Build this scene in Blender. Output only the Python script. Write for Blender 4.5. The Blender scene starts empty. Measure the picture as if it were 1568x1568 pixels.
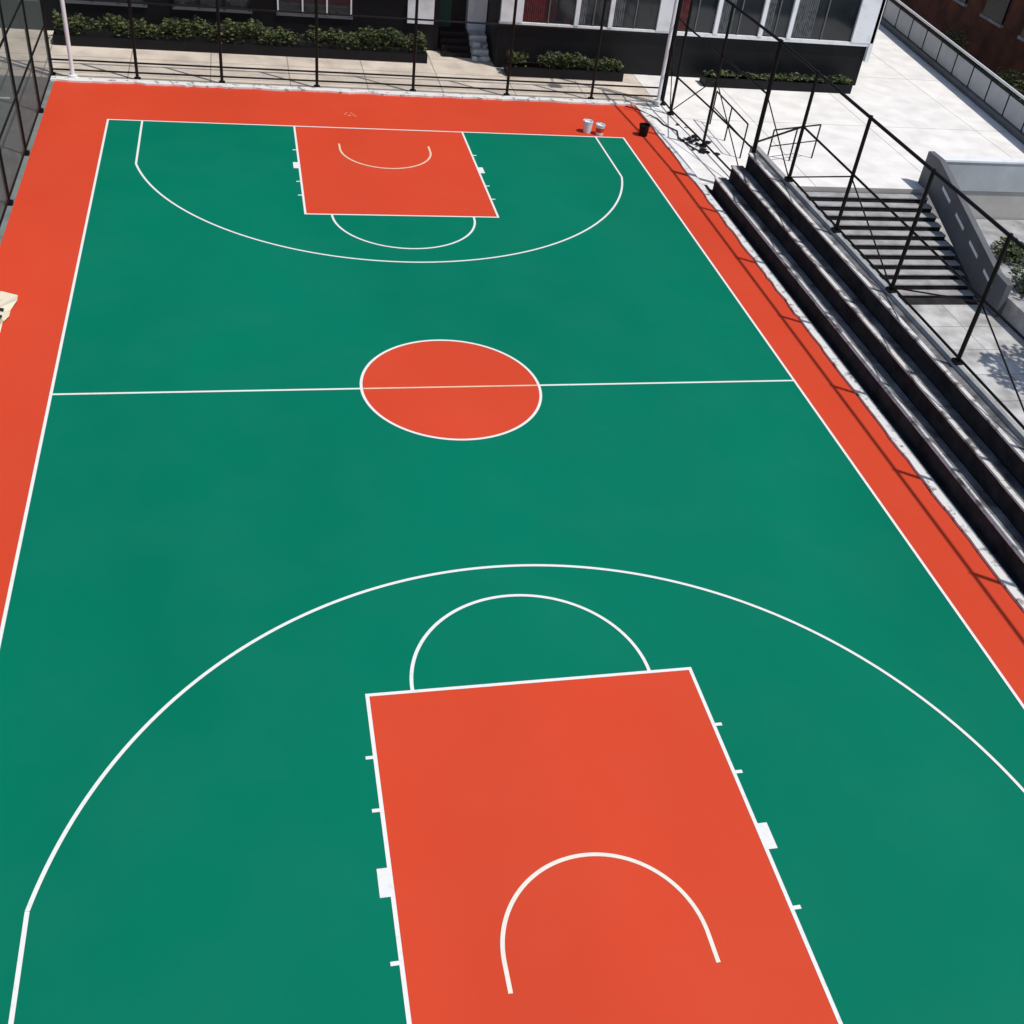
import bpy, bmesh, math, random
from mathutils import Vector, Matrix
random.seed(7)
sc=bpy.context.scene
COL=sc.collection
L=13.672
# ---------------------------------------------------------------- materials
def mat(name,base,rough=0.8,var=0.12,scale=3.0,bump=0.0,bscale=60,spec=0.3,metal=0.0,c2=None,thr=None,detail=6):
    m=bpy.data.materials.new(name); m.use_nodes=True; nt=m.node_tree; N=nt.nodes; Lk=nt.links
    b=N['Principled BSDF']; b.inputs['Roughness'].default_value=rough; b.inputs['Metallic'].default_value=metal
    b.inputs['Specular IOR Level'].default_value=spec
    tc=N.new('ShaderNodeTexCoord')
    no=N.new('ShaderNodeTexNoise'); no.inputs['Scale'].default_value=scale; no.inputs['Detail'].default_value=detail; no.inputs['Roughness'].default_value=0.6
    Lk.new(tc.outputs['Object'],no.inputs['Vector'])
    r=N.new('ShaderNodeValToRGB'); Lk.new(no.outputs['Fac'],r.inputs['Fac'])
    lo,hi=thr if thr else (0.3,0.7)
    r.color_ramp.elements[0].position=lo; r.color_ramp.elements[1].position=hi
    if c2 is None:
        a=tuple(max(0,x*(1-var)) for x in base); c=tuple(min(1,x*(1+var)) for x in base)
    else: a,c=c2,base
    r.color_ramp.elements[0].color=(*a,1); r.color_ramp.elements[1].color=(*c,1)
    Lk.new(r.outputs['Color'],b.inputs['Base Color'])
    if bump:
        n2=N.new('ShaderNodeTexNoise'); n2.inputs['Scale'].default_value=bscale; n2.inputs['Detail'].default_value=3
        Lk.new(tc.outputs['Object'],n2.inputs['Vector'])
        bp=N.new('ShaderNodeBump'); bp.inputs['Strength'].default_value=bump; bp.inputs['Distance'].default_value=0.01
        Lk.new(n2.outputs['Fac'],bp.inputs['Height']); Lk.new(bp.outputs['Normal'],b.inputs['Normal'])
    return m
def court_paint(name,base,dust,dustamt=0.10,rough=0.62,spec=.15):
    """acrylic court paint: broad tone shifts, fine grain, faint dust film"""
    m=bpy.data.materials.new(name); m.use_nodes=True; nt=m.node_tree; N=nt.nodes; Lk=nt.links
    b=N['Principled BSDF']; b.inputs['Roughness'].default_value=rough; b.inputs['Specular IOR Level'].default_value=spec
    tc=N.new('ShaderNodeTexCoord')
    mp=N.new('ShaderNodeMapping'); mp.inputs['Scale'].default_value=(1.0,0.35,1); Lk.new(tc.outputs['Object'],mp.inputs['Vector'])
    n1=N.new('ShaderNodeTexNoise'); n1.inputs['Scale'].default_value=0.25; n1.inputs['Detail'].default_value=2; Lk.new(mp.outputs['Vector'],n1.inputs['Vector'])
    n2=N.new('ShaderNodeTexNoise'); n2.inputs['Scale'].default_value=.6; n2.inputs['Detail'].default_value=10; Lk.new(tc.outputs['Object'],n2.inputs['Vector'])
    r1=N.new('ShaderNodeValToRGB'); r1.color_ramp.elements[0].position=.3; r1.color_ramp.elements[1].position=.72
    d=tuple(x*0.93 for x in base); l=tuple(min(1,x*1.07) for x in base)
    r1.color_ramp.elements[0].color=(*d,1); r1.color_ramp.elements[1].color=(*l,1); Lk.new(n1.outputs['Fac'],r1.inputs['Fac'])
    mx=N.new('ShaderNodeMix'); mx.data_type='RGBA'; Lk.new(r1.outputs['Color'],mx.inputs[6]); mx.inputs[7].default_value=(*dust,1)
    r2=N.new('ShaderNodeMapRange'); r2.inputs['From Min'].default_value=.4; r2.inputs['From Max'].default_value=.9; r2.inputs['To Max'].default_value=dustamt
    Lk.new(n2.outputs['Fac'],r2.inputs['Value']); Lk.new(r2.outputs['Result'],mx.inputs[0])
    Lk.new(mx.outputs[2],b.inputs['Base Color'])
    n3=N.new('ShaderNodeTexNoise'); n3.inputs['Scale'].default_value=130; Lk.new(tc.outputs['Object'],n3.inputs['Vector'])
    bp=N.new('ShaderNodeBump'); bp.inputs['Strength'].default_value=.12; bp.inputs['Distance'].default_value=.004
    Lk.new(n3.outputs['Fac'],bp.inputs['Height']); Lk.new(bp.outputs['Normal'],b.inputs['Normal'])
    return m
def paving(name,base,joint,sx,sy,mortar=.012,var=.15,stain=.62,slo=.3):
    m=bpy.data.materials.new(name); m.use_nodes=True; nt=m.node_tree; N=nt.nodes; Lk=nt.links
    b=N['Principled BSDF']; b.inputs['Roughness'].default_value=.85
    tc=N.new('ShaderNodeTexCoord'); br=N.new('ShaderNodeTexBrick'); Lk.new(tc.outputs['Object'],br.inputs['Vector'])
    br.offset=0; br.inputs['Scale'].default_value=1; br.inputs['Brick Width'].default_value=sx; br.inputs['Row Height'].default_value=sy
    br.inputs['Mortar Size'].default_value=mortar; br.inputs['Mortar Smooth'].default_value=.1
    br.inputs['Color1'].default_value=(*[x*(1-var) for x in base],1); br.inputs['Color2'].default_value=(*[x*(1+var) for x in base],1)
    br.inputs['Mortar'].default_value=(*joint,1)
    no=N.new('ShaderNodeTexNoise'); no.inputs['Scale'].default_value=1.3; no.inputs['Detail'].default_value=9; Lk.new(tc.outputs['Object'],no.inputs['Vector'])
    mr=N.new('ShaderNodeMapRange'); mr.inputs['From Min'].default_value=slo; mr.inputs['From Max'].default_value=slo+.3; mr.inputs['To Min'].default_value=stain; mr.inputs['To Max'].default_value=1.05
    Lk.new(no.outputs['Fac'],mr.inputs['Value'])
    mx=N.new('ShaderNodeVectorMath'); mx.operation='MULTIPLY'; Lk.new(br.outputs['Color'],mx.inputs[0])
    cb=N.new('ShaderNodeCombineXYZ'); [Lk.new(mr.outputs['Result'],cb.inputs[i]) for i in range(3)]
    Lk.new(cb.outputs[0],mx.inputs[1]); Lk.new(mx.outputs[0],b.inputs['Base Color'])
    return m
def netting(name,col,cell,wire):
    m=bpy.data.materials.new(name); m.use_nodes=True; nt=m.node_tree; N=nt.nodes; Lk=nt.links
    b=N['Principled BSDF']; b.inputs['Base Color'].default_value=(*col,1); b.inputs['Roughness'].default_value=.6
    tc=N.new('ShaderNodeTexCoord'); sp=N.new('ShaderNodeSeparateXYZ'); Lk.new(tc.outputs['Object'],sp.inputs[0])
    add=N.new('ShaderNodeMath'); add.operation='ADD'; Lk.new(sp.outputs[0],add.inputs[0]); Lk.new(sp.outputs[1],add.inputs[1])
    outs=[]
    for op in ('ADD','SUBTRACT'):
        a=N.new('ShaderNodeMath'); a.operation=op; Lk.new(add.outputs[0],a.inputs[0]); Lk.new(sp.outputs[2],a.inputs[1])
        w=N.new('ShaderNodeMath'); w.operation='PINGPONG'; Lk.new(a.outputs[0],w.inputs[0]); w.inputs[1].default_value=cell
        l=N.new('ShaderNodeMath'); l.operation='LESS_THAN'; Lk.new(w.outputs[0],l.inputs[0]); l.inputs[1].default_value=wire; outs.append(l)
    mxx=N.new('ShaderNodeMath'); mxx.operation='MAXIMUM'; Lk.new(outs[0].outputs[0],mxx.inputs[0]); Lk.new(outs[1].outputs[0],mxx.inputs[1])
    Lk.new(mxx.outputs[0],b.inputs['Alpha'])
    return m
GREEN=court_paint('green_court_paint',(0.0005,0.170,0.100),(0.05,0.22,0.16),.10,spec=.06)
ORANGE=court_paint('orange_court_paint',(0.63,0.062,0.024),(0.64,0.13,0.08),.12,spec=.12)
WHITE=mat('white_line_paint',(0.80,0.80,0.77),.6,.05,12,c2=(.66,.66,.62),thr=(.25,.45))
CREAML=mat('cream_line_paint',(0.78,0.62,0.44),.6,.05,6,c2=(.78,.50,.30),thr=(.3,.55))
KERBW=mat('whitewashed_concrete',(0.74,0.73,0.70),.85,.2,5,bump=.4,c2=(.16,.15,.14),thr=(.33,.46),detail=10)
PLAZA=paving('pale_plaza_concrete',(0.84,0.81,0.77),(0.45,0.43,.4),4.2,5.2,.018,.02,.88,.33)
PATH=paving('beige_path_concrete',(0.70,0.61,0.51),(0.32,0.28,.23),2.4,1.45,.018,.05,.75)
PAVE=paving('grey_paving_slabs',(0.58,0.57,0.55),(0.24,0.24,.235),1.5,1.2,.014,.08,.5,.33)
ASPH=mat('greenish_grey_asphalt',(0.17,0.205,0.195),.9,.25,1.5,bump=.5)
EARTH=mat('distant_ground',(0.14,0.13,0.11),.95,.3,.2)
DARK=mat('shade_dark_concrete',(0.045,0.040,0.043),.9,.3,2.5,bump=.5,bscale=25,c2=(.014,.012,.014),detail=10,spec=.1)  # near-black base colour includes the shade on the court-facing bleacher risers
TREAD=mat('grey_bleacher_tread',(0.25,0.245,0.25),.9,.3,1.6,bump=.4,c2=(.06,.055,.06),thr=(.36,.62),detail=10,spec=.1)
NOSE=mat('worn_light_nosing',(0.66,0.65,0.62),.8,.2,3,c2=(.16,.15,.15),thr=(.36,.48),detail=9)
GREYC=mat('grey_wall_concrete',(0.46,0.46,0.455),.85,.2,2,bump=.4,c2=(.24,.23,.225),detail=9)
BLACKM=mat('black_painted_steel',(0.004,0.004,0.0045),.5,.2,20,spec=.25)
WHITEM=mat('white_painted_steel',(0.78,0.79,0.80),.4,.04,8,spec=.5)
BLACKW=mat('black_tile_cladding',(0.006,0.0065,0.008),.5,.4,2,spec=.2)
WHITEW=mat('white_render',(0.80,0.81,0.83),.8,.06,2,c2=(.6,.6,.6),thr=(.25,.5))
GLASS=mat('dark_window_glass',(0.015,0.02,0.024),.07,.4,.6,spec=.5)
CURT=mat('red_curtain',(0.10,0.018,0.02),.9,.5,6)
CURTG=mat('grey_curtain',(0.10,0.11,0.12),.9,.5,6)
TEAL=mat('teal_door_paint',(0.01,0.07,0.05),.6,.1,5)
RAILG=mat('grey_rail_panel',(0.42,0.44,0.46),.6,.1,1.5)
RAILD=mat('dark_grey_panel',(0.12,0.125,0.135),.6,.15,1.5)
BRICKR=mat('rust_brown_render',(0.22,0.075,0.045),.9,.4,.9,c2=(.06,.03,.02),detail=9)
BARK=mat('bark',(0.09,0.065,0.045),.9,.3,8,bump=.6)
CREAM=mat('cream_kraft_paper',(0.74,0.66,0.50),.8,.15,4,c2=(.45,.36,.22),thr=(.3,.42))
INK=mat('black_print',(0.02,0.02,0.02),.7)
NETB=netting('black_netting',(0.01,0.01,0.01),.03,.0013)
NETG=netting('green_netting',(0.11,0.16,0.145),.03,.0085)
def leafmat(name,a,b_,c):
    m=bpy.data.materials.new(name); m.use_nodes=True; nt=m.node_tree; N=nt.nodes; Lk=nt.links
    b=N['Principled BSDF']; b.inputs['Roughness'].default_value=.6
    g=N.new('ShaderNodeNewGeometry'); r=N.new('ShaderNodeValToRGB'); Lk.new(g.outputs['Random Per Island'],r.inputs['Fac'])
    r.color_ramp.elements[0].color=(*a,1); r.color_ramp.elements[1].color=(*c,1); e=r.color_ramp.elements.new(.55); e.color=(*b_,1)
    Lk.new(r.outputs['Color'],b.inputs['Base Color']); return m
LEAF=leafmat('hedge_leaves',(0.010,0.020,0.006),(0.04,0.065,0.015),(0.14,0.16,0.045))
LEAFD=leafmat('dark_tree_leaves',(0.012,0.022,0.009),(0.03,0.055,0.018),(0.07,0.085,0.03))
# ---------------------------------------------------------------- geometry
class B:
    def __init__(s): s.v=[];s.f=[];s.m=[];s.mats=[]
    def mi(s,m):
        if m not in s.mats: s.mats.append(m)
        return s.mats.index(m)
    def add(s,vs,fs,m):
        o=len(s.v); s.v+= [tuple(v) for v in vs]; i=s.mi(m)
        for f in fs: s.f.append(tuple(o+k for k in f)); s.m.append(i)
    def box(s,x0,x1,y0,y1,z0,z1,m):
        vs=[(x,y,z) for z in (z0,z1) for y in (y0,y1) for x in (x0,x1)]
        s.add(vs,[(0,2,3,1),(4,5,7,6),(0,1,5,4),(2,6,7,3),(0,4,6,2),(1,3,7,5)],m)
    def pipe(s,a,b,r,m,n=8):
        a=Vector(a);b=Vector(b);d=(b-a).normalized(); u=d.orthogonal().normalized(); w=d.cross(u)
        vs=[p+(u*math.cos(2*math.pi*k/n)+w*math.sin(2*math.pi*k/n))*r for p in (a,b) for k in range(n)]
        fs=[(k,(k+1)%n,n+(k+1)%n,n+k) for k in range(n)]+[tuple(range(n))[::-1],tuple(range(n,2*n))]
        s.add(vs,fs,m)
    def obj(s,name,parent=None,bevel=0):
        me=bpy.data.meshes.new(name); me.from_pydata(s.v,[],s.f)
        for m in s.mats: me.materials.append(m)
        for p,i in zip(me.polygons,s.m): p.material_index=i
        me.update(); o=bpy.data.objects.new(name,me); COL.objects.link(o)
        if parent: o.parent=parent
        if bevel:
            md=o.modifiers.new('bevel','BEVEL'); md.width=bevel; md.segments=2; md.limit_method='ANGLE'
        return o
def empty(name):
    o=bpy.data.objects.new(name,None); COL.objects.link(o); return o
def sheet(name,poly,z,m,parent=None):
    b=B(); b.add([(x,y,z) for x,y in poly],[tuple(range(len(poly)))],m); return b.obj(name,parent)
# ---- ground
sheet('ground',[(-600,-600),(600,-600),(600,600),(-600,600)],-1.55,EARTH)
b=B(); b.box(-60,10.15,-60,60,-1.5,-.004,ASPH); b.obj('court_terrace')
b=B(); b.box(10.15,24.2,10.4,60,-1.5,-.004,PLAZA)
b.add([(8.95,9.95,.004),(10.16,9.95,.004),(10.16,16.55,.004),(8.95,16.55,.004)],[(0,1,2,3)],PLAZA)
b.add([(9.6,16.55,.004),(10.16,16.55,.004),(10.16,20.0,.004),(9.6,20.0,.004)],[(0,1,2,3)],PLAZA)
b.obj('plaza')
sheet('lower_pavement',[(10.15,-60),(45,-60),(45,10.4),(10.15,10.4)],-1.5+.004,PAVE)
sheet('footpath',[(-30,16.85),(9.6,16.85),(9.6,21.2),(-30,21.2)],.004,PATH)
b=B()
for k in range(7): b.add([(-16,-9+4*k,.0005),(-10.2,-9+4*k,.0005),(-10.2,-8.88+4*k,.0005),(-16,-8.88+4*k,.0005)],[(0,1,2,3)],WHITE)
b.obj('parking_bay_lines')
# ---- court
court=empty('basketball_court')
LN=14.5   # near baseline
sheet('apron',[(-9.2,-19),(8.75,-19),(8.75,16.55),(-9.2,16.62)],.008,ORANGE,court)
sheet('playing_area',[(-7.5,-LN),(7.5,-LN),(7.5,L),(-7.5,L)],.012,GREEN,court)
sheet('key_area',[(-2.45,L-5.8),(2.45,L-5.8),(2.45,L),(-2.45,L)],.016,ORANGE,court)
sheet('key_area',[(-2.45,-LN),(2.45,-LN),(2.45,-L+5.8),(-2.45,-L+5.8)],.016,ORANGE,court)
sheet('centre_circle_fill',[(1.8*math.cos(a),1.8*math.sin(a)) for a in [2*math.pi*k/96 for k in range(96)]],.016,ORANGE,court)
W=.054; h=W/2; ln=B()
zc=.020
def rect(x0,x1,y0,y1,m=None):
    ln.add([(x0,y0,zc),(x1,y0,zc),(x1,y1,zc),(x0,y1,zc)],[(0,1,2,3)],m or WHITE)
def arc(cx,cy,r,a0,a1,n=90,m=None):
    vs=[];fs=[]
    for k in range(n+1):
        a=math.radians(a0+(a1-a0)*k/n); c,s_=math.cos(a),math.sin(a)
        vs+=[(cx+(r-h)*c,cy+(r-h)*s_,zc),(cx+(r+h)*c,cy+(r+h)*s_,zc)]
    for k in range(n): fs.append((2*k,2*k+1,2*k+3,2*k+2))
    ln.add(vs,fs,m or WHITE)
rect(-7.5-h,-7.5+h,-LN-h,L+h); rect(7.5-h,7.5+h,-LN-h,L+h)
for y in (L,-LN): rect(-7.5+h,7.5-h,y-h,y+h)
rect(-7.5+h,-1.8-h,-h,h); rect(1.8+h,7.5-h,-h,h); rect(-1.8+h,1.8-h,-h*.8,h*.8,CREAML); arc(0,0,1.8,0,360,128)
for s in (1,-1):
    yb=s*L; yf=s*(L-5.8); ye=L if s>0 else -LN
    rect(-2.45-h,2.45+h,yf-h,yf+h)
    CM=CREAML if s>0 else mat('ivory_line_paint',(0.80,0.76,0.66),.6,.05,6)
    for sx in (1,-1):
        y0,y1=sorted((yf+s*h ,ye-s*h)); rect(sx*2.45-h,sx*2.45+h,y0,y1)
        for d in (1.75,3.85,4.70):
            xx=sorted((sx*(2.45+h),sx*(2.45+h+.10))); yy=yb-s*d; rect(xx[0],xx[1],yy-h,yy+h)
        xx=sorted((sx*(2.45+h),sx*(2.45+h+.13))); yy=sorted((yb-s*2.6,yb-s*3.0)); rect(xx[0],xx[1],yy[0],yy[1])
        yy=sorted((ye-s*h,yb-s*2.99)); rect(sx*6.6-h,sx*6.6+h,yy[0],yy[1])
        yy=sorted((yb-s*1.2,yb-s*1.575)); rect(sx*1.27-h,sx*1.27+h,yy[0],yy[1],CM)
    cy=yb-s*1.575; a=math.degrees(math.asin(1.415/6.75))
    if s<0: arc(0,cy,6.75,a,180-a,160); arc(0,cy,1.27,0,180,90,CM); arc(0,yf+h,1.8,0,180)
    else: arc(0,cy,6.75,180+a,360-a,160); arc(0,cy,1.27,180,360,90,CM); arc(0,yf-h,1.8,180,360)
ln.obj('line_markings',court)
b=B()
for k in range(7):
    x=-.95+.05*k; y=14.75+.12*math.sin(k*1.9); b.add([(x,y,.0125),(x+.06,y+.02,.0125),(x+.07,y+.05,.0125),(x+.01,y+.03,.0125)],[(0,1,2,3)],CREAML)
b.obj('paint_scuff',court)
# ---- kerbs
def wob_strip(name,pts_in,pts_out,z0,z1,m):
    b=B(); n=len(pts_in); vs=[]
    for (a,c) in zip(pts_in,pts_out): vs+=[(a[0],a[1],z0),(a[0],a[1],z1),(c[0],c[1],z1),(c[0],c[1],z0)]
    fs=[]
    for k in range(n-1):
        o=4*k
        for j in range(3): fs.append((o+j,o+j+1,o+4+j+1,o+4+j))
    fs+=[(0,3,2,1),(4*n-4,4*n-3,4*n-2,4*n-1)]
    b.add(vs,fs,m); return b.obj(name)
ins=[];outs=[]
x=-9.3
while x<9.0:
    ins.append((x,16.56+random.uniform(-.06,.05))); outs.append((x,16.84)); x+=random.uniform(.12,.4)
wob_strip('far_kerb',ins,outs,.0,.06,KERBW)
ins=[];outs=[]; y=16.5
while y>-19:
    ins.append((8.72+random.uniform(-.02,.03),y)); outs.append((8.93,y)); y-=random.uniform(.15,.5)
wob_strip('side_kerb',ins,outs,.0,.06,KERBW)
# ---- bleachers: cast units with open joints
b=B(); y0,y1=-19,9.85
xs=[9.08,9.42,9.76,10.15]; zs=[0,.43,.86,1.3]
for k in range(3):
    yy=y1-.18*k
    b.box(xs[k],10.15,y0,yy,zs[k]+.002*(k>0),zs[k+1]-.05,DARK)
    top=yy+.02; yc=top
    while yc>y0:
        ln_=random.choice((1.8,1.8,2.4)); e0=max(yc-ln_,y0); j=random.uniform(-.007,.007); dz=random.uniform(-.004,.003)
        b.box(xs[k]-.02+j,xs[k]+.085+j,e0+.012,yc,zs[k+1]-.048,zs[k+1]+dz,NOSE)
        b.box(xs[k]+.087+j,(xs[k+1]-.002 if k<2 else 10.015),e0+.012,yc,zs[k+1]-.048,zs[k+1]-.004+dz,TREAD)
        yc=e0
b.box(10.02,10.17,y0,y1-.2,1.252,1.36,GREYC)
b.obj('bleachers',bevel=.008)
b=B(); b.box(8.93,9.08,-19,10.3,-.003,.015,DARK); b.obj('drain_channel')
b=B(); b.box(10.172,10.42,-19,10.38,-1.49,1.18,GREYC); b.obj('retaining_wall',bevel=.015)
# ---- stairs down from plaza
b=B(); n=12; run=4.4/n; rise=1.5/n
for k in range(n):
    ytop=10.4-run*k
    b.box(10.43,16.2,ytop-run,10.4-.001*k,-1.49,-rise*(k+1)-.03-.0005*k,DARK)
    b.box(10.43,16.2,ytop-run-.02,ytop-.1,-rise*(k+1)-.03,-rise*(k+1),GREYC)
b.obj('stone_steps')
b=B()
def slab(xa,xb,prof,m):
    n=len(prof); vs=[(xa,y,z) for y,z in prof]+[(xb,y,z) for y,z in prof]
    b.add(vs,[tuple(range(n))[::-1],tuple(range(n,2*n))]+[(k,(k+1)%n,n+(k+1)%n,n+k) for k in range(n)],m)
slab(16.25,16.45,[(10.9,0),(10.9,1.0),(10.2,1.0),(5.9,-.45),(5.3,-.5),(5.3,-1.49),(6.0,-1.49),(10.3,-.02)],RAILD)
for k in range(4):
    ya=9.6-1.05*k; za=.45-(10.2-ya)*.337+.12
    b.add([(16.24,ya,za),(16.24,ya-.6,za-.2),(16.24,ya-.6,za-.1),(16.24,ya,za+.1)],[(0,1,2,3)],WHITEW)
b.obj('stair_balustrade',bevel=.01)
b=B(); b.box(16.5,22,10.35,10.6,0,.9,RAILG); b.box(16.48,22.02,10.32,10.63,.9,.97,WHITEW); b.obj('ramp_parapet',bevel=.01)
b=B(); b.box(16.46,24.2,-20,10.34,-1.49,-.9,GREYC); b.obj('planter_bed')
# ---- plaza railing
b=B()
P0=Vector((22.0,10.6,0));P1=Vector((24.0,31.5,0)); nn=14
d=(P1-P0).normalized()
def wallseg(a,c,z0,z1,t,m):
    a=Vector(a);c=Vector(c);dd=(c-a).normalized(); q=Vector((dd.y,-dd.x,0))*t/2
    pts=[a-q,a+q,c+q,c-q]; vs=[(p.x,p.y,z0) for p in pts]+[(p.x,p.y,z1) for p in pts]
    b.add(vs,[(3,2,1,0),(4,5,6,7),(0,1,5,4),(1,2,6,5),(2,3,7,6),(3,0,4,7)],m)
wallseg(P0,P1,0,.22,.3,RAILD)
for k in range(nn):
    a=P0.lerp(P1,k/nn); c=P0.lerp(P1,(k+1)/nn)
    wallseg(a+d*.06,c-d*.06,.26,.95,.05,RAILG)
    b.pipe(a,a+Vector((0,0,1.15)),.04,BLACKM); 
b.pipe(P0+Vector((0,0,1.15)),P1+Vector((0,0,1.15)),.05,WHITEM); b.pipe(P0+Vector((0,0,.97)),P1+Vector((0,0,.97)),.03,BLACKM)
b.obj('plaza_railing')
# ---- fences
HF=4.15
def fence(name,posts,ztop,rails,r=.047,net=None,diag=False,rr=.028):
    b=B(); 
    for p in posts:
        b.pipe(p,(p[0],p[1],ztop+.05),r,BLACKM); b.box(p[0]-.09,p[0]+.09,p[1]-.09,p[1]+.09,p[2]+.005,p[2]+.075,BLACKM)
    for p,q in zip(posts,posts[1:]):
        for z in rails: b.pipe((p[0],p[1],p[2]+z if z>=0 else ztop),(q[0],q[1],q[2]+z if z>=0 else ztop),rr if z>=0 else r*.85,BLACKM)
    if diag:
        for k,(p,q) in enumerate(zip(posts,posts[1:])):
            zm=(max(p[2],q[2])+ztop)/2
            if k%2: b.pipe((p[0]-.03,p[1],zm),(q[0]-.03,q[1],q[2]+.1),.018,BLACKM)
            else: b.pipe((p[0]-.03,p[1],p[2]+.1),(q[0]-.03,q[1],zm),.018,BLACKM)
    if net:
        for p,q in zip(posts,posts[1:]):
            b.add([(p[0],p[1],p[2]+.1),(q[0],q[1],q[2]+.1),(q[0],q[1],ztop),(p[0],p[1],ztop)],[(0,1,2,3)],net)
    return b.obj(name)
fence('court_fence',[(x,16.95,0) for x in (-9.3,-6.9,-4.45,-1.6,1.4,4.45,7.3,9.75)],4.0,[.22,.5,2.2,-1],net=NETB)
fence('court_fence',[(10.1,y,1.36) for y in [-16.5+3*k for k in range(9)]]+[(10.1,9.9,.01)],HF,[.12,1.45,-1],diag=True)
fence('court_fence',[(10.1,9.98,.01),(9.95,13.2,0),(9.75,15.9,0),(9.75,16.8,0)],HF,[.15,1.2,2.75,-1],diag=True)
fence('court_fence',[(-9.3,17.05,0)]+[(-9.3,y,0) for y in [14.1-2.97*k for k in range(11)]],4.3,[.12,1.45,2.9,-1],net=NETG)
# ---- light poles
for (x,y) in ((-8.7,16.95),(9.6,16.95)):
    b=B(); b.pipe((x,y-.1,0),(x,y-.1,.12),.13,WHITEM,16); b.pipe((x,y-.1,.1),(x,y-.1,7.5),.06,WHITEM,12)
    b.pipe((x,y-.1,7.4),(x,y-1.0,7.6),.035,WHITEM); b.box(x-.2,x+.2,y-1.3,y-.95,7.5,7.65,BLACKM)
    b.obj('floodlight_pole')
# ---- hedge
def leaves(name,volumes,n,size,m,parent=None):
    b=B()
    for _ in range(n):
        v=random.choice(volumes); p=v()
        s=size*random.uniform(.6,1.4)
        e=Matrix.Rotation(random.uniform(0,6.28),3,'Z')@Matrix.Rotation(random.uniform(0,1.4),3,'X')
        q=[e@Vector(t)*s+Vector(p) for t in ((-.5,0,0),(0,-.3,.1),(.5,0,0),(0,.3,.1))]
        b.add(q,[(0,1,2,3)],m)
    return b.obj(name,parent)
def hedgevol(x0,x1,y0,y1,z0,z1):
    def f():
        while True:
            x=random.uniform(x0,x1); dens=.58+.42*math.sin(x*1.3+.5)*math.sin(x*.47+2)+.2*math.sin(x*4.1)
            if random.random()<dens: break
        g=.68+.22*math.sin(x*2.1)*math.sin(x*.9+1)+.1*math.sin(x*7)+.07*math.sin(x*19)
        y=random.uniform(y0,y1); z=z0+(z1-z0)*g*random.random()**.6
        return (x,y,z)
    return f
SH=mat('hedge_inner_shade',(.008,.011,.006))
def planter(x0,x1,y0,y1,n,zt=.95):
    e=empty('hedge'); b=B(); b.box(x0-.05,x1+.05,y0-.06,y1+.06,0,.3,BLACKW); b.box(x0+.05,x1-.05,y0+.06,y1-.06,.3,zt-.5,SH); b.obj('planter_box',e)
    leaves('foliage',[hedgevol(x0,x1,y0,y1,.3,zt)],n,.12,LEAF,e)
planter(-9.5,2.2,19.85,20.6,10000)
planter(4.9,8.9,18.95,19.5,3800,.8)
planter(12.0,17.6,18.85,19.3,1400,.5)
# ---- building
bd=empty('school_building')
b=B()
b.box(-30,2.8,21.2,32,0,7.2,BLACKW)
b.box(2.8,4.6,22.2,32,0,7.2,BLACKW)
b.box(4.6,18.3,19.75,32,0,7.2,BLACKW)
b.obj('walls',bd)
b=B()
ZS=1.55
b.box(4.58,18.42,19.62,19.749,ZS-.12,ZS,WHITEW)
b.box(4.58,18.42,19.62,19.749,3.35,3.6,WHITEW)
cols=[(4.6,5.35),(7.15,7.3),(8.35,8.5),(10.1,10.85),(12.2,12.35),(13.9,14.05),(15.0,15.15),(17.55,18.42)]
for a,c in cols: b.box(a,c,19.6,19.748,ZS+.001,3.349,WHITEW)
for j,((a,c),(a2,c2)) in enumerate(zip(cols,cols[1:])):
    b.box(c+.002,a2-.002,19.70,19.747,ZS+.002,3.348,GLASS)
    b.box((c+a2)/2-.02,(c+a2)/2+.02,19.66,19.699,ZS+.003,3.347,RAILD)
    w_=(a2-c)*random.uniform(.2,.4); xx=c+.05; mm=CURT if j in(0,3) else CURTG
    for q in range(int(w_/.07)): b.box(xx+q*.07,xx+q*.07+.05,19.685+.004*(q%2),19.696,ZS+.05,3.3,mm)
    b.box(c,a2,19.70,19.747,4.6,6.2,GLASS); b.box(c-.04,a2+.04,19.68,19.746,4.5,4.599,WHITEW)
b.box(18.30,18.45,19.6,19.9,0.9,7.2,WHITEW)
b.box(3.9,4.57,21.8,22.19,0,3,WHITEW)
for k in range(9):
    xa=-29+3.3*k
    b.box(xa,xa+2.4,21.14,21.198,1.0,2.8,GLASS); b.box(xa-.06,xa+2.46,21.12,21.197,.9,.998,RAILD)
    for q in (0,.8,1.6,2.4): b.box(xa+q-.025,xa+q+.025,21.10,21.139,1.0,2.8,WHITEM if k==8 else BLACKM)
    b.box(xa,xa+2.4,21.14,21.196,4.2,6,GLASS)
b.box(1.7,2.6,21.1,21.19,.9,2.8,WHITEW)
b.box(2.85,3.35,22.0,22.19,0.0,2.4,TEAL)
b.obj('windows',bd)
b=B(); b.box(-30.2,18.6,19.4,32.2,7.2,7.45,GREYC); b.obj('roof',bd)
b=B()
for k in range(4): b.box(2.9,3.9,20.6+.28*k,22.0-.001*k,0+.15*k+.001*(k>0),.15*(k+1),BLACKW)
for k in range(4): b.box(3.9,4.5,20.3+.28*k,22.0-.001*k,0+.15*k+.001*(k>0),.15*(k+1),NOSE)
b.obj('entrance_steps',bd,bevel=.01)
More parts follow.
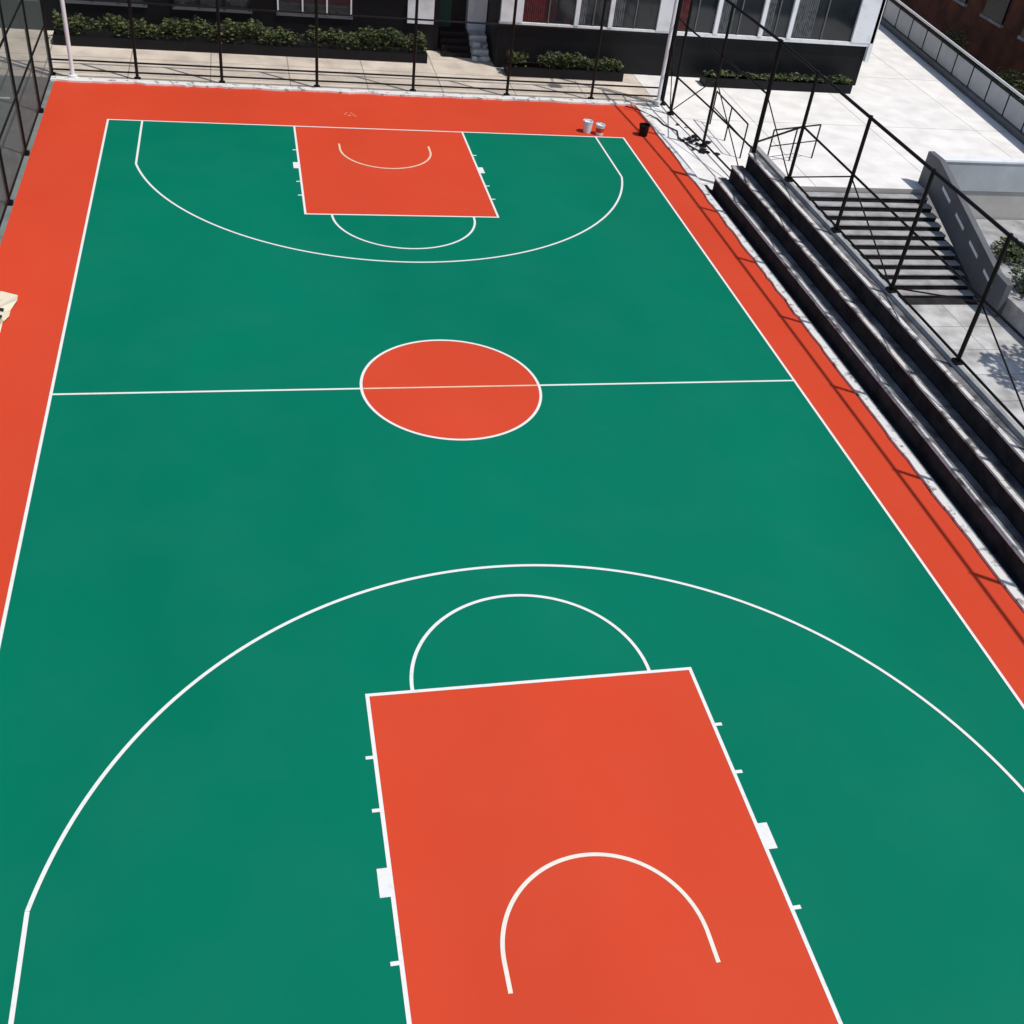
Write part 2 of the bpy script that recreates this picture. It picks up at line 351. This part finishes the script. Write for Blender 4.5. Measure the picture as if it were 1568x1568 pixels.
# ---- brown building beyond the plaza railing
bb=empty('brown_building')
b=B(); b.box(29,48,20,44,-1.5,7,BRICKR); b.obj('walls',bb)
b=B(); b.box(28.9,48.2,19.9,44.2,7,7.4,GREYC); b.obj('roof',bb)
b=B()
for k in range(7):
    ya=21+3.2*k; b.box(28.9,28.999,ya,ya+1.6,.5,2.3,GLASS); b.box(28.85,28.998,ya-.1,ya+1.7,.38,.499,GREYC); b.box(28.9,28.999,ya,ya+1.6,3.8,5.6,GLASS)
b.obj('windows',bb)
def ball(cx,cy,cz,rx,ry,rz):
    def f():
        while True:
            p=Vector([random.uniform(-1,1) for _ in range(3)])
            if .35<p.length<1: break
        return (cx+p.x*rx,cy+p.y*ry,cz+p.z*rz)
    return f
def tree(x,y,z0,h,r,n=2600,m=None,size=.2):
    e=empty('tree'); vols=[]
    b=B()
    prev=Vector((x,y,z0)); 
    for k in range(3):
        nx=prev+Vector((random.uniform(-.12,.12),random.uniform(-.12,.12),h*.5/3)); b.pipe(prev,nx,.16-.03*k,BARK,9); prev=nx
    for k in range(8):
        a=k*.785+random.uniform(-.3,.3); q=prev+Vector((math.cos(a)*r*random.uniform(.4,.8),math.sin(a)*r*random.uniform(.4,.8),h*random.uniform(.1,.45)))
        b.pipe(prev,q,.045,BARK,6); s=r*random.uniform(.28,.5); vols.append(ball(q.x,q.y,q.z,s,s,s*.8))
    b.obj('trunk',e); leaves('crown',vols,n,size,m or LEAFD,e)
tree(17.6,1.0,-.9,4.2,1.8,1800)
def shrub(x,y,z,r,h,n):
    leaves('shrub',[ball(x+random.uniform(-.4,.4)*r,y+random.uniform(-.4,.4)*r,z+h*.5,r*.6,r*.6,h*.6) for _ in range(6)],n,.12,LEAF)
shrub(17.6,5.6,-.9,.9,.6,1500); shrub(17.9,3.6,-.9,.9,.7,1500); shrub(18.2,7.6,-.9,.9,.4,900)
for (x,y) in ((26.2,18),(26.6,22),(26.4,27)): shrub(x,y,-1.5,1.3,1.6,1500)
# ---- small items
def bucket(name,x,y,m,r=.13,h=.3,band=None):
    b=B(); n=20; z0=.013
    prof=[(r*.8,0),(r*.86,h*.25),(r*.95,h*.7),(r*1.0,h-.03),(r*1.07,h-.03),(r*1.07,h),(r*.95,h),(r*.9,h*.8),(0.001,h*.8)]
    vs=[(x+q*math.cos(2*math.pi*k/n),y+q*math.sin(2*math.pi*k/n),z0+z) for q,z in prof for k in range(n)]
    fs=[(j*n+k,j*n+(k+1)%n,(j+1)*n+(k+1)%n,(j+1)*n+k) for j in range(len(prof)-1) for k in range(n)]
    bi=fs[n:2*n]; fs=fs[:n]+fs[2*n:]
    fs+=[tuple(range(n))[::-1]]
    b.add(vs,fs,m); b.add(vs,bi,band or m)
    for k in range(8):
        a=math.pi*k/8;c=math.pi*(k+1)/8
        b.pipe((x+r*1.05*math.cos(a),y-.05,z0+h-.02+.1*math.sin(a)),(x+r*1.05*math.cos(c),y-.05,z0+h-.02+.1*math.sin(c)),.006,BLACKM,5)
    return b.obj(name)
bucket('paint_bucket',6.42,14.05,WHITEM,.15,.36,None); bucket('paint_bucket',6.78,13.9,WHITEM,.14,.32,ORANGE)
bucket('black_bucket',8.22,13.95,BLACKM,.16,.34)
# cable lying by the corner and scraps of black plastic
b=B(); pts=[(8.3,16.3),(8.7,16.0),(9.15,15.4),(9.2,14.9),(9.5,14.4),(9.35,13.8),(9.55,13.1),(9.8,12.6)]
for p,q in zip(pts,pts[1:]): b.pipe((p[0],p[1],.03 if p[0]>8.8 else .075),(q[0],q[1],.03 if q[0]>8.8 else .075),.02,BLACKM,6)
b.obj('black_cable')
b=B()
for _ in range(26):
    x=random.gauss(9.75,.22) ; y=random.gauss(13.6,.5); x=min(max(x,9.1),10.9); s=random.uniform(.05,.16)
    vs=[(x+s*math.cos(a)*random.uniform(.5,1.2),y+s*math.sin(a)*random.uniform(.5,1.2),.012+random.uniform(0,.05)) for a in (0,1.3,2.6,3.8,5)]
    b.add(vs+[(x,y,.07)],[(k,(k+1)%5,5) for k in range(5)],BLACKM)
b.obj('plastic_scraps')
b=B(); out=[(-9.18,3.78),(-8.86,3.8),(-8.54,3.72),(-8.5,3.4),(-8.60,3.1),(-8.58,2.8),(-8.68,2.6),(-8.66,2.2),(-8.80,1.75),(-9.18,1.7)]
zz=[.03,.08,.03,.09,.025,.06,.03,.05,.02,.03]
vs=[(x,y,z) for (x,y),z in zip(out,zz)]+[(-8.95,2.9,.11)]
b.add(vs,[(k,(k+1)%10,10) for k in range(10)],CREAM)
for k in range(4):
    zt=.10-.008*k
    b.add([(-8.82,3.1-.26*k,zt),(-8.7+.0*k,3.06-.26*k,zt-.01),(-8.7,2.95-.26*k,zt-.01),(-8.8,2.99-.26*k,zt)],[(0,1,2,3)],INK)
b.obj('flattened_paper_sack')
for (x0,ya,x1,yb) in ((10.9,12.4,10.9,15.2),(11.6,12.0,13.4,12.6)):
    b=B()
    for t in (0,.5,1): 
        x=x0+(x1-x0)*t; y=ya+(yb-ya)*t; b.pipe((x,y,0),(x,y,1.05),.025,BLACKM)
    b.pipe((x0,ya,1.05),(x1,yb,1.05),.025,BLACKM); b.pipe((x0,ya,.55),(x1,yb,.55),.018,BLACKM); b.obj('steel_barrier')
# ---- camera, light, world
cd=bpy.data.cameras.new('camera'); cam=bpy.data.objects.new('camera',cd); COL.objects.link(cam); sc.camera=cam
cam.location=(-3.7095,-18.288,12.089); cam.rotation_euler=(.88126,-.11422,-.20927)
cd.sensor_width=36; cd.lens=36*1679.9/1568; cd.shift_x=-25.665/1568; cd.shift_y=9.431/1568; cd.clip_end=2000
sd=Vector((1.78,-1.28,4.15)).normalized()
ld=bpy.data.lights.new('sun','SUN'); ld.energy=3.3; ld.angle=math.radians(.8); ld.color=(1,.96,.9)
lo=bpy.data.objects.new('sun',ld); COL.objects.link(lo); lo.rotation_euler=sd.to_track_quat('Z','Y').to_euler()
w=bpy.data.worlds.new('World'); sc.world=w; w.use_nodes=True; nt=w.node_tree
sk=nt.nodes.new('ShaderNodeTexSky'); sk.sky_type='NISHITA'; sk.sun_disc=False; sk.sun_elevation=math.asin(sd.z); sk.sun_rotation=math.atan2(sd.x,sd.y)
bg=nt.nodes['Background']; nt.links.new(sk.outputs[0],bg.inputs[0]); bg.inputs[1].default_value=.105
sc.view_settings.view_transform='Standard'; sc.view_settings.look='None'; sc.view_settings.exposure=0
